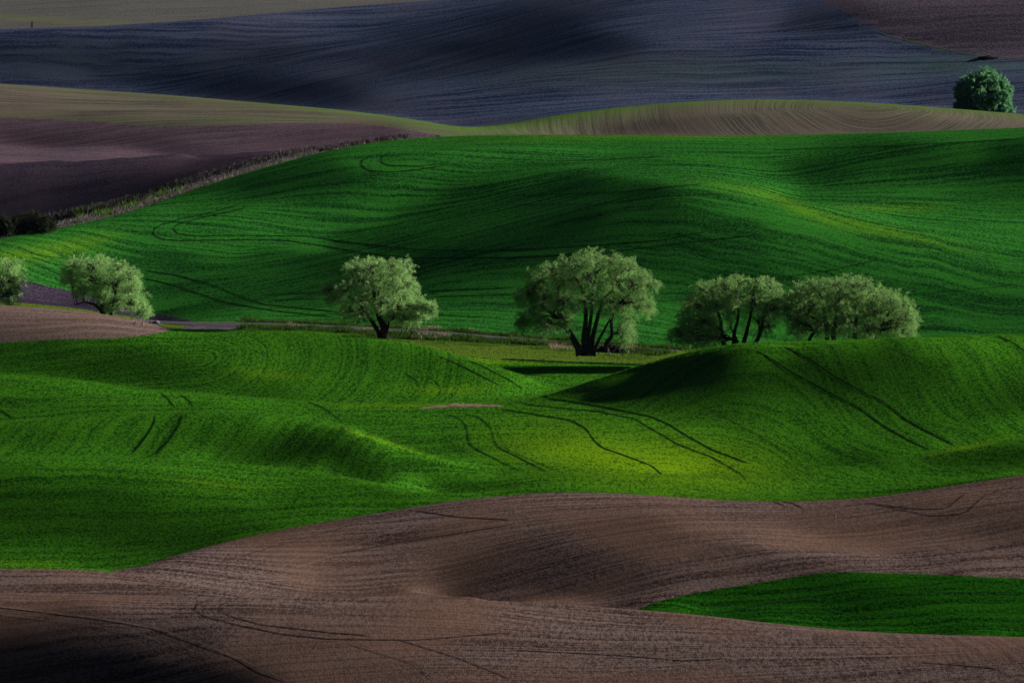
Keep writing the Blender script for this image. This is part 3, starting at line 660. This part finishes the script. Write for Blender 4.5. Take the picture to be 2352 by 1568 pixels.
# ------------------------------------------------ the dirt road
def road(name, P, wm, mat, lift, y0, y1, label):
    L = smooth_line(P, 8.0); pts = [locate(p[0], p[1], y0, y1) for p in L]; pts = np.array([(p[0], p[1]) for p in pts])
    k = np.exp(-.5*(np.arange(-4, 5)/2.0)**2); k /= k.sum(); pp = np.pad(pts, ((4, 4), (0, 0)), 'edge'); pts = sum(k[i]*pp[i:i+len(pts)] for i in range(9))
    T = np.gradient(pts, axis=0); T /= np.linalg.norm(T, axis=1, keepdims=True)+1e-9; Nn = np.stack([-T[:, 1], T[:, 0]], 1)
    w_ = np.interp(np.linspace(0, 1, len(pts)), *wm) if isinstance(wm, tuple) else np.full(len(pts), wm)
    a = np.linspace(-.5, .5, 9); q = pts[:, None]+Nn[:, None]*a[None, :, None]*w_[:, None, None]
    z = terrain_z(q[..., 0].ravel(), q[..., 1].ravel())+lift
    z -= np.tile(np.where((np.abs(np.abs(a)-.25) < .1), .05, 0), len(pts))
    V_ = np.c_[q.reshape(-1, 2), z]; i = np.arange(len(pts)-1)[:, None]*9; j = np.arange(8)[None]
    o = raw_mesh(name, V_, np.stack([i+j, i+j+1, i+j+10, i+j+9], -1).reshape(-1, 4), mat, np.tile(np.where(np.abs(np.abs(a)-.25) < .1, 1., .3), len(pts)), smooth=True)
    setting(o, label); return pts
rm = simple('road_gravel', (.030, .030, .040), (.085, .08, .105), 2.0, cd='shade')
RP = [(295, 733), (345, 738), (420, 743), (470, 745), (520, 745), (620, 746), (700, 748), (800, 753), (870, 757), (1000, 765), (1129, 775), (1250, 783), (1311, 788), (1450, 799), (1560, 807)]
roadpts = road('dirt_road', RP, 5.2, rm, .10, 1275, 1345, 'narrow grey dirt road running past the foot of the trees')
road('farm_track', [(545, 748), (500, 752), (455, 756), (428, 762)], ([0, .5, 1], [5, 9, 10]), rm, .07, 1268, 1330, 'grey rutted farm turnout beside the brown hump')
# ------------------------------------------------ grass tufts
def tufts(name, spots, mat, label, cat=None, kind='stuff', blades=7, hgt=.5, spread=.35, wid=.05):
    S = np.asarray(spots, float); n = len(S)*blades
    s = np.repeat(S, blades, 0); h = s[:, 3]*hgt*rng.uniform(.5, 1.25, n); dx = rng.normal(0, spread, (n, 2)); ln = rng.normal(0, .22, (n, 2))*h[:, None]
    b = s[:, :3].copy(); b[:, :2] += dx*[1, 1]; b[:, 2] = terrain_z(b[:, 0], b[:, 1])-.03
    th = rng.uniform(0, math.pi, n); wv = np.c_[np.cos(th), np.sin(th), np.zeros(n)]*wid*(.6+s[:, 3:4])
    top = b+np.c_[ln, h]
    V_ = np.stack([b-wv, b+wv, top], 1).reshape(-1, 3); F_ = np.arange(3*n).reshape(-1, 3)
    o = raw_mesh(name, V_, F_, mat, np.repeat(np.clip(s[:, 4]+rng.normal(0, .15, n), 0, 1), 3))
    o['kind'] = kind; o['label'] = label; return o
mg = simple('coarse_grass', (.012, .030, .008), (.07, .15, .02), 1.2, .3, 'shade')
mt = simple('dry_grass', (.10, .07, .055), (.36, .27, .22), 2.0, .25, 'shade')
ms = simple('bank_scrub', (.012, .013, .014), (.19, .165, .175), 1.5, .2, 'shade')
def offs(pts, d):
    T = np.gradient(pts, axis=0); T /= np.linalg.norm(T, axis=1, keepdims=True)+1e-9; return pts+np.stack([-T[:, 1], T[:, 0]], 1)*d
def along(pts, n, lo, hi, sx=0.0):
    t = rng.uniform(0, len(pts)-1.001, n); i = t.astype(int); f = (t-i)[:, None]; d = rng.uniform(lo, hi, n)
    T = np.gradient(pts, axis=0); T /= np.linalg.norm(T, axis=1, keepdims=True)+1e-9; N_ = np.stack([-T[:, 1], T[:, 0]], 1)
    return (pts[i]*(1-f)+pts[i+1]*f)+N_[i]*d[:, None]
sp = []
clump = lambda x, y: .5+.5*math.sin(x*.9+3*math.sin(y*.7))*math.sin(x*.37+1.3)
for lo, hi, n, hh, sh in ((-9.5, -4.0, 2600, 1.0, .15), (-3.6, -2.8, 900, .7, .55), (2.8, 6.0, 2200, .9, .25), (-16, -10, 900, .45, .8)):
    for x, y in along(roadpts, n, lo, hi):
        c = clump(x, y)
        if x < -42: continue
        sp.append((x, y, 0, hh*(.35+.9*c), sh+.25*(1-c)))
tufts('verge_grass', sp, mg, 'rough dark grass along both sides of the dirt road', blades=9, hgt=.75, spread=.4, wid=.06)
sp = []
for (a, b, c, d, n) in ((945, 770, 1030, 781, 70), (968, 755, 1008, 760, 40), (1076, 762, 1088, 765, 14), (1267, 793, 1318, 802, 70), (1435, 800, 1462, 812, 50), (660, 748, 700, 752, 12), (825, 757, 850, 761, 12), (1200, 785, 1212, 788, 8), (300, 741, 330, 746, 10)):
    for _ in range(n):
        p = locate(rng.uniform(a, c), rng.uniform(b, d), 1262, 1345); sp.append((p[0], p[1], 0, rng.uniform(.5, 1.2), rng.uniform(.3, 1)))
tufts('dry_grass', sp, mt, 'tan dead grass in clumps beside the dirt road', blades=10, hgt=.7, spread=.3, wid=.035)
sp = []
for _ in range(650):
    q = rng.uniform(0, 1); px_ = 968+182*q; e_ = math.sin(math.pi*min(1, max(0, q)))
    p = locate(px_, 938-5*q+rng.uniform(-3.5, 0)*(.3+e_), 1150, 1232); sp.append((p[0], p[1], 0, (.35+.35*e_*(1+math.sin(px_*.16)*math.sin(px_*.31))+.25*rng.uniform(-1, 1))*(1.3 if 1035 < px_ < 1070 else 1)*.6, rng.uniform(.35, 1)))
tufts('reed_patch', sp, mt, 'patch of pinkish dead reeds in the middle of the green valley', blades=9, hgt=.62, spread=.25, wid=.03)
# scrubby bank between the shaded soil and the green hillside
sp = []; sg = []
bl = cv("-60,556 0,546 150,516 300,481 450,431 600,386 700,359 800,337 930,317")
for _ in range(5200):
    px_ = rng.uniform(-40, 930); hw = np.interp(px_, [0, 300, 600, 800, 930], [26, 24, 18, 9, 3]); q = rng.uniform(0, 1)
    py_ = ev(bl, np.array([px_]))[0]-hw*q
    try: p = locate(px_, py_, 1380, 1560)
    except Exception: continue
    dark = q > .55
    sp.append((p[0], p[1], 0, rng.uniform(.3, 1.0)*(1.5 if dark else .8), np.clip((.05 if dark else .6)+rng.normal(0, .18), 0, 1)))
    if rng.uniform() < .05 and 160 < px_ < 420: sg.append((p[0], p[1], 0, 1.2, .8))
tufts('bank_scrub', sp, ms, 'grey dead scrub and brush along the earth bank', blades=9, hgt=.75, spread=.55, wid=.07)
tufts('bank_grass', sg, mg, 'green tufts growing on the scrubby bank', blades=12, hgt=.9, spread=.5, wid=.07)
# crops standing proud of the field edges: a fringe of leaves on every crest of the near green hills
sp = []
for k, (c, d, off, td) in enumerate(CREST):
    if k not in (2, 3, 4, 5, 6, 8): continue
    for px_ in np.arange(-20, 2372, 1.6 if k != 8 else 2.2):
        if k == 2 and px_ > 2400: continue
        C_ = ev(c, np.array([px_]))[0]; D_ = ev(d, np.array([px_]), 1)[0]
        if k == 6 and px_ < 400: continue
        if k in (2,): continue
        y = D_+rng.uniform(-7, 3); x = (px_-PW/2)/FP*cP*y
        sp.append((x, y, 0, rng.uniform(.5, 1), rng.uniform(.5, 1)))
mw = simple('wheat_leaves', (.012, .07, .008), (.05, .16, .012), 1.2, .45, 'shade')
tufts('wheat_fringe', sp, mw, 'wheat blades standing along the green crests', blades=5, hgt=.32, spread=.3, wid=.03)
# ------------------------------------------------ trees
bark = simple('bark', (.010, .008, .009), (.045, .036, .034), 3.0)
def leafmat(name, a, b, tr=.35): return simple(name, a, b, .45, tr, 'shade')
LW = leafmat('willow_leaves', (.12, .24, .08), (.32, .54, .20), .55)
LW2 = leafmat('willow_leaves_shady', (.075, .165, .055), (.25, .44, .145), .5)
LD = leafmat('broad_leaves', (.04, .14, .08), (.19, .42, .20), .5)
LB = leafmat('brush_leaves', (.012, .016, .010), (.045, .055, .030), .2)
def tree(name, label, cat, base_px, y, lobes, stems, leaf, n_leaf, droop=.5, group=None, depth=.75, lsz=.26, tr_r=.45, seed=1, lw=.28):
    """lobes: (px, py, rx, ry) of the crown as the photo shows it; stems: lists of px, py; both turned into metres at distance y"""
    global rng
    rng = np.random.default_rng(seed)
    k = y/FP; bx, by = base_px; x = (bx-PW/2)/FP*cP*y; zb = terrain_z(x, y)[0]
    _, pyb = project(x, y, zb)
    root = thing(name, label, cat, (x, y, zb-.15), group)
    loc = lambda px, py, dy=0.0: np.array([(px-bx)*k, dy, (pyb-py)*k])
    L = []; Wd = max(l[0]+l[2] for l in lobes)-min(l[0]-l[2] for l in lobes); mid = np.mean([l[0] for l in lobes])
    for i, l in enumerate(lobes):
        px, py, rx, ry = l[:4]; r = min(rx, ry)*k
        span = math.sqrt(max(0, 1-((px-mid)/(Wd*.5))**2))*Wd*.5*k*depth
        ds = [l[4]*span] if len(l) > 4 else [-.55*span, .1*span, .6*span]
        for j, d in enumerate(ds):
            sc_ = 1.0 if len(ds) == 1 or j == 1 else .86
            L.append((loc(px+(rng.uniform(-.15, .15)*rx if j != 1 else 0), py+rng.uniform(-.1, .1)*ry, d+rng.uniform(-.1, .1)*span), rx*k*sc_, max(rx, ry)*k*.85*sc_, ry*k*sc_))
    big = list(L); L = []
    for c, a, b, h in big:
        L.append((c, a*.8, b*.8, h*.8))
        for _ in range(4):
            u = rng.normal(0, 1, 3); u[2] = u[2]*.8+.15; u /= np.linalg.norm(u); f = rng.uniform(.34, .6)
            L.append((c+u*np.array([a, b, h])*rng.uniform(.5, .85), a*f, b*f, h*f))
    V, F = [], []; tips = []
    for s in stems:
        P = np.array([loc(p[0], p[1], (p[2] if len(p) > 2 else 0.0)) for p in s[1:]]); r0 = s[0]
        n = len(P)*3; t = np.linspace(0, len(P)-1, n); Q_ = np.stack([cub(P[:, c][:, None], np.arange(len(P)), t)[:, 0] for c in range(3)], 1) if len(P) > 2 else np.linspace(P[0], P[-1], n)
        Q_ += rng.normal(0, .05, Q_.shape)*np.linspace(0, 1, n)[:, None]; Q_[0, 2] -= .4
        rad = r0*(1-.72*np.linspace(0, 1, n)**.8); rad[0] *= 1.35
        tube(V, F, Q_, rad, 8); tips.append((Q_, rad))
    allq = np.concatenate([q[len(q)//3:] for q, _ in tips]); allr = np.concatenate([r[len(q)//3:] for q, r in tips])
    BV, BF = [], []
    for c, a, b, h in big:             # a limb into each lobe and twigs through it
        c0 = c-np.array([0, 0, h*.55]); dd = np.linalg.norm(allq-c0, axis=1)+np.maximum(0, allq[:, 2]-c0[2])*1.5
        i = int(np.argmin(dd)); P = bend(allq[i], c+np.array([0, 0, -h*.1]), 8, .10, .35)
        r = min(allr[i]*.75, .17); tube(BV, BF, P, np.linspace(r, r*.35, 8), 5)
        for _ in range(9):
            u = rng.normal(0, 1, 3); u[2] = abs(u[2])*.8-.1; u /= np.linalg.norm(u)
            q0 = P[rng.integers(3, 8)]; e_ = c+u*np.array([a, b, h])*.85
            tube(BV, BF, bend(q0, e_, 6, .12, .3), np.linspace(r*.4, .014, 6), 4)
            for _ in range(2):
                m_ = q0+(e_-q0)*rng.uniform(.4, .8); g = m_+rng.normal(0, .35, 3)*[a, b, h]*.8
                tube(BV, BF, bend(m_, g, 4, .1, .2), np.linspace(r*.16, .008, 4), 3)
    tr = raw_mesh('trunk', np.concatenate(V), np.concatenate(F), bark, parent=root, smooth=True)
    raw_mesh('branches', np.concatenate(BV), np.concatenate(BF), bark, parent=root, smooth=True)
    # leaves on short drooping shoots gathered into sprays over each lobe
    wts = np.array([a*h+b*h*.5 for c, a, b, h in L]); wts /= wts.sum(); VS, SH_ = [], []
    for (c, a, b, h), wt in zip(L, wts):
        ns = max(10, int(n_leaf*wt/26)); u = rng.normal(0, 1, (ns, 3)); u /= np.linalg.norm(u, axis=1, keepdims=True)
        rad = np.clip(1-np.abs(rng.normal(0, .22, ns)), .25, 1.0)
        bump = 1+.16*np.sin(u[:, 0]*6+c[0])*np.sin(u[:, 2]*7+c[2])+.10*rng.normal(0, 1, ns)
        p = c+u*np.array([a, b, h])*(rad*bump)[:, None]
        keep = (np.sin(p[:, 0]*2.1+c[1])+np.sin(p[:, 2]*2.4+p[:, 1])+np.sin(p[:, 1]*1.9-p[:, 0]) > -.45)
        keep |= rng.uniform(0, 1, ns) < .12
        p = p[keep]; u = u[keep]; ns = len(p); m = 26
        d = u*np.array([1, 1, .6])+rng.normal(0, .35, (ns, 3)); d[:, 2] -= droop*(.3+.7*(u[:, 2] < .35)); d /= np.linalg.norm(d, axis=1, keepdims=True)
        ln = rng.uniform(.5, 1.5, ns)*(h*.25+.5)
        t = rng.uniform(0, 1, (ns, m, 1)); q = p[:, None]+d[:, None]*ln[:, None, None]*t; q[..., 2] -= droop*.5*(t[..., 0]**2)*ln[:, None]
        q += rng.normal(0, .11+.02*h, (ns, m, 3)); q = q.reshape(-1, 3); n = len(q)
        dl = np.repeat(d, m, 0)+rng.normal(0, .6, (n, 3)); dl[:, 2] -= droop*.3; dl /= np.linalg.norm(dl, axis=1, keepdims=True)
        sd_ = np.cross(dl, rng.normal(0, 1, (n, 3))); sd_ /= np.linalg.norm(sd_, axis=1, keepdims=True)
        l_ = (lsz*rng.uniform(.6, 1.3, n))[:, None]
        VS.append(np.stack([q-sd_*l_*lw*.5, q+sd_*l_*lw*.5, q+dl*l_], 1).reshape(-1, 3))
        SH_.append(np.repeat(np.clip(np.repeat(rng.uniform(.15, .85, ns), m)+rng.normal(0, .2, n), 0, 1), 3))
    VS = np.concatenate(VS); VS[:, 2] = np.maximum(VS[:, 2], .25)
    o = raw_mesh('crown', VS, np.arange(len(VS)).reshape(-1, 3), leaf, np.concatenate(SH_), parent=root)
    return root
GW = 'willows lined up beside the dirt road'
tree('willow_tree', 'pale green willow cut off by the left edge of the picture', 'tree', (-28, 712), 1312,
     [(-40, 612, 42, 30), (10, 615, 34, 28), (28, 640, 28, 28), (-20, 650, 50, 36), (15, 672, 26, 28), (-60, 660, 36, 34), (-70, 625, 30, 26)],
     [(.5, (-30, 712), (-34, 680), (-45, 640)), (.35, (-26, 712), (-12, 675), (8, 635))], LW, 36000, .7, GW, seed=3)
tree('willow_tree', 'lopsided willow leaning right behind the brown plowed hump', 'tree', (243, 728), 1312,
     [(170, 606, 34, 22), (215, 604, 32, 22), (262, 612, 34, 22), (295, 632, 28, 26), (155, 632, 28, 22), (205, 636, 36, 26), (250, 648, 36, 30), (290, 668, 32, 30), (182, 662, 26, 20), (222, 676, 24, 20), (262, 684, 24, 22), (306, 694, 24, 22), (326, 712, 12, 13), (246, 700, 12, 12)],
     [(.55, (237, 730), (226, 706), (226, 680), (215, 640), (205, 618)), (.3, (232, 718), (212, 698), (190, 692), (165, 698)), (.38, (248, 730), (247, 708), (255, 690), (262, 650), (272, 625)), (.22, (250, 708), (280, 690), (305, 680))],
     LW, 76000, .6, GW, seed=5)
tree('willow_tree', 'single round pale willow with a short forked trunk beside the road', 'tree', (881, 770), 1292,
     [(812, 612, 24, 20), (850, 608, 30, 20), (893, 606, 28, 20), (925, 618, 24, 24), (838, 640, 38, 28), (885, 645, 40, 32), (928, 655, 32, 32), (790, 664, 30, 20), (752, 664, 20, 13), (770, 684, 24, 16, -.3), (830, 684, 32, 22), (878, 690, 34, 28), (925, 698, 34, 32), (962, 700, 28, 26), (985, 706, 14, 20), (905, 722, 26, 18), (940, 730, 24, 20), (800, 712, 22, 14), (830, 716, 20, 14)],
     [(.75, (882, 774), (880, 752), (868, 722), (858, 680), (855, 640)), (.4, (872, 768), (852, 735), (832, 705), (800, 678), (765, 672)), (.42, (884, 760), (890, 735), (900, 700), (905, 650)), (.28, (868, 722), (864, 690), (872, 640))],
     LW, 98000, .45, GW, seed=8)
tree('willow_tree', 'largest willow with many dark trunks fanning out of a brush pile', 'tree', (1355, 806), 1288,
     [(1210, 672, 34, 26), (1235, 640, 30, 24), (1265, 615, 28, 18), (1310, 606, 36, 24), (1355, 592, 36, 22), (1405, 592, 36, 20), (1440, 610, 30, 26), (1300, 645, 38, 28), (1355, 636, 40, 30), (1410, 640, 38, 30), (1450, 650, 30, 28), (1480, 636, 24, 22), (1503, 650, 14, 14), (1478, 680, 26, 26), (1490, 702, 16, 18), (1250, 680, 34, 28), (1225, 715, 26, 30), (1200, 735, 18, 24), (1250, 745, 24, 26), (1300, 690, 34, 28), (1350, 688, 34, 26), (1400, 690, 32, 26), (1440, 690, 26, 24), (1440, 745, 22, 26), (1448, 768, 18, 18), (1298, 735, 22, 24)],
     [(.6, (1335, 806), (1312, 765), (1290, 735), (1255, 705), (1222, 668)), (.3, (1293, 735), (1285, 700), (1283, 665), (1275, 640)), (.55, (1345, 808), (1343, 770), (1347, 720), (1340, 665), (1318, 625)), (.42, (1352, 808), (1352, 770), (1360, 715), (1363, 665), (1370, 630)),
      (.48, (1358, 808), (1364, 765), (1378, 715), (1390, 680), (1425, 650)), (.3, (1364, 808), (1378, 775), (1398, 738), (1412, 710)), (.4, (1395, 800), (1394, 785), (1408, 765), (1405, 735), (1420, 700), (1455, 665), (1480, 655)), (.25, (1402, 770), (1416, 762)), (.28, (1420, 700), (1450, 690), (1465, 705)), (.2, (1300, 740), (1262, 722), (1225, 728))],
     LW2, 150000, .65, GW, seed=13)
tree('willow_tree', 'dense dark-based willow whose stems fork beside the left end of the green ridge', 'tree', (1685, 800), 1300,
     [(1622, 664, 26, 20), (1660, 655, 30, 20), (1700, 648, 30, 20), (1745, 652, 28, 22), (1770, 656, 28, 24), (1795, 682, 20, 24), (1600, 700, 30, 28), (1645, 695, 36, 32), (1695, 690, 36, 32), (1745, 692, 34, 30), (1778, 706, 26, 26), (1585, 738, 28, 26), (1625, 740, 34, 30), (1680, 735, 30, 28, .5), (1745, 738, 28, 26, .6), (1775, 750, 22, 26, .5), (1560, 768, 22, 22), (1595, 776, 30, 22), (1640, 772, 26, 22)],
     [(.45, (1670, 802), (1662, 765), (1655, 720), (1625, 680)), (.4, (1690, 800), (1690, 765), (1700, 720), (1695, 670)), (.45, (1708, 802), (1716, 770), (1728, 720), (1735, 665)), (.4, (1725, 802), (1745, 775), (1757, 735), (1768, 690), (1785, 672)), (.3, (1700, 802), (1695, 775), (1680, 745))],
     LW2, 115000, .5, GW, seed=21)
tree('willow_tree', 'broad willow at the right end of the row half hidden by the green ridge', 'tree', (1935, 800), 1302,
     [(1845, 670, 30, 24), (1880, 655, 30, 22), (1918, 650, 30, 20), (1960, 650, 30, 20), (1990, 654, 28, 22), (2020, 676, 28, 26), (2050, 690, 28, 28), (2078, 700, 24, 28), (2092, 730, 20, 34), (1825, 705, 30, 26), (1868, 695, 36, 30), (1920, 690, 38, 32), (1970, 690, 38, 32), (2015, 712, 32, 32), (2060, 738, 32, 34), (1840, 742, 34, 28), (1890, 738, 36, 32), (1945, 738, 36, 32), (2000, 752, 32, 28), (2090, 765, 20, 24), (1830, 770, 26, 20, .4)],
     [(.45, (1905, 802), (1905, 760), (1900, 715), (1890, 675)), (.5, (1925, 802), (1920, 760), (1930, 705), (1935, 665)), (.5, (1968, 802), (1970, 755), (1975, 700), (1985, 665)), (.35, (1855, 800), (1868, 770), (1885, 740), (1860, 720), (1830, 715)), (.4, (2010, 802), (2025, 760), (2045, 722), (2068, 700))],
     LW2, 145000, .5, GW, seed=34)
tree('round_tree', 'dense round dark green tree at the far right before the far hillside', 'tree', (2264, 262), 1722,
     [(2268, 180, 26, 22), (2240, 190, 22, 20), (2295, 190, 22, 20), (2222, 212, 18, 22), (2265, 210, 34, 26), (2308, 212, 20, 24), (2218, 240, 18, 22), (2255, 242, 30, 22), (2298, 240, 28, 24), (2320, 250, 12, 14)],
     [(.4, (2262, 266), (2262, 230), (2264, 195)), (.3, (2268, 266), (2285, 235), (2295, 205)), (.3, (2258, 266), (2240, 235), (2232, 210))],
     LD, 60000, .15, None, seed=40, lsz=.42, lw=.6, depth=.9)
rng = np.random.default_rng(50)
for lab, b, y, lob in (('dark rounded bush at the left end of the scrubby bank', (74, 541), 1403, [(52, 508, 18, 16), (70, 498, 18, 15), (90, 504, 18, 15), (106, 512, 12, 14), (60, 524, 24, 16), (88, 524, 22, 16)]),
                       ('dark low bush cut off by the left picture edge on the bank', (6, 547), 1400, [(-6, 514, 20, 18), (12, 520, 12, 18), (0, 535, 22, 16)]),
                       ('small dark bush between two larger bushes on the bank', (30, 544), 1401, [(30, 512, 12, 14), (34, 528, 14, 12)])):
    tree('bush', lab, 'bush', b, y, lob, [(.12, b, (b[0]-4, b[1]-18), (b[0]-8, b[1]-30)), (.12, b, (b[0]+4, b[1]-18), (b[0]+8, b[1]-30))], LB, 15000, .1, 'dark bushes on the scrubby bank', seed=int(b[0])+60, lsz=.3, lw=.5)
# small leafless tree on the skyline of the far hillside
x, y = (67-PW/2)/FP*cP*2050, 2050.0; zb = terrain_z(x, y)[0]; root = thing('bare_tree', 'tiny leafless tree at the top left above the far hillside', 'tree', (x, y, zb-.1))
V, F = [], []; tube(V, F, bend((0, 0, 0), (.3, 0, 2.6), 6, 0, .3), np.linspace(.16, .07, 6), 6)
for _ in range(14):
    z0_ = rng.uniform(.4, 2.2); tube(V, F, bend((0.1, 0, z0_), (rng.normal(0, .5), rng.normal(0, .4), z0_+rng.uniform(.2, .9)), 5, .1, .3), np.linspace(.06, .02, 5), 4)
raw_mesh('trunk', np.concatenate(V), np.concatenate(F), bark, parent=root)
# ------------------------------------------------ rocks and brush
rock_m = simple('field_stone', (.05, .045, .05), (.26, .22, .23), 1.5)
dark_m = simple('dark_rock', (.008, .007, .010), (.03, .026, .034), 1.5)
def rock(name, label, px, py, y0, y1, r, mat, group=None, sx=1.0, sz=.7, seed=0):
    p = locate(px, py, y0, y1); bm = bmesh.new(); bmesh.ops.create_icosphere(bm, subdivisions=3, radius=1.0)
    rr = np.random.default_rng(seed)
    for k in range(5):
        n = Vector(rr.normal(0, 1, 3)).normalized(); d = rr.uniform(.5, .85)
        for v in bm.verts:
            t = v.co.dot(n)
            if t > d: v.co -= n*(t-d)*.85
    for v in bm.verts: v.co = Vector((v.co.x*r*sx, v.co.y*r, v.co.z*r*sz))+Vector(rr.normal(0, .02*r, 3))
    me = bpy.data.meshes.new(name); bm.to_mesh(me); bm.free(); me.materials.append(mat)
    o = bpy.data.objects.new(name, me); C.objects.link(o); o.location = (p[0], p[1], p[2]+r*sz*.45); o['label'] = label; o['category'] = 'rock'
    if group: o['group'] = group
rock('rock', 'pinkish stone at the tip of the brown hump', 354, 744, 1270, 1330, .45, rock_m, 'stones at the tip of the brown hump', 1.2, .8, 1)
rock('rock', 'lower grey stone left of the pinkish one at the hump tip', 343, 743, 1270, 1330, .40, rock_m, 'stones at the tip of the brown hump', 1.5, .6, 2)
rock('rock', 'dark stone lying in the grass right of the single round willow', 938, 775, 1262, 1330, .50, dark_m, None, 1.5, .7, 3)
rock('rock', 'pale stone in front of the trunks of the largest willow', 1345, 812, 1262, 1330, .26, rock_m, 'pale stones before the brush pile', 1.1, .8, 4)
rock('rock', 'pale stone at the front foot of the brush pile', 1402, 815, 1262, 1330, .22, rock_m, 'pale stones before the brush pile', 1.1, .9, 5)
rock('rock', 'smallest pale stone between the trunks and the brush pile', 1370, 813, 1262, 1330, .17, rock_m, 'pale stones before the brush pile', 1.1, .9, 6)
def pile(name, label, cat, px, py, y0, y1, w_, d_, h_, n, mat, seed):
    rr = np.random.default_rng(seed); p = locate(px, py, y0, y1); V, F = [], []
    for _ in range(n):
        a = rr.uniform(-1, 1); b = rr.uniform(-1, 1); z = max(0, 1-abs(a)**1.6-b*b*.5)*h_*rr.uniform(.1, 1); L = rr.uniform(.3, .9)*w_*.3
        c = np.array([a*w_*.5, b*d_*.5, z]); u = rr.normal(0, 1, 3); u[2] *= .35; u /= np.linalg.norm(u)
        tube(V, F, np.array([c-u*L*.5, c+rr.normal(0, .05, 3), c+u*L*.5]), [.05*w_/3, .06*w_/3, .02*w_/3], 4)
    Vv = np.concatenate(V); Vv[:, 2] = np.maximum(Vv[:, 2], -.1)
    o = raw_mesh(name, Vv, np.concatenate(F), mat); o.location = p; o['label'] = label; o['category'] = cat; return o
pile('brush_pile', 'dark pile of cut brush at the foot of the largest willow', 'brush pile', 1402, 808, 1262, 1330, 4.4, 2.4, 1.3, 420, dark_m, 7)
# dark outcrop on the far slope: a low heap of boulders
p = locate(2275, 135, 1745, 2100); root = thing('boulder_heap', 'low black heap of boulders on the far slope above the round tree', 'rocks', p)
me0 = None
for i in range(26):
    if me0 is None:
        bm = bmesh.new(); bmesh.ops.create_icosphere(bm, subdivisions=2, radius=1.0)
        for v in bm.verts: v.co *= 1+rng.normal(0, .12)
        me0 = bpy.data.meshes.new('boulder'); bm.to_mesh(me0); bm.free(); me0.materials.append(dark_m)
    o = bpy.data.objects.new('boulder', me0); C.objects.link(o); o.parent = root
    t = (i+rng.uniform(0, 1))/26-.5; o.location = (t*4.2, rng.uniform(-.6, .6), .08+.2*(1-abs(t)*1.8)); s = rng.uniform(.22, .42)*(1.1-abs(t)); o.scale = (s*1.4, s, s*.8); o.rotation_euler = (rng.uniform(0, 3), rng.uniform(0, 3), rng.uniform(0, 3))
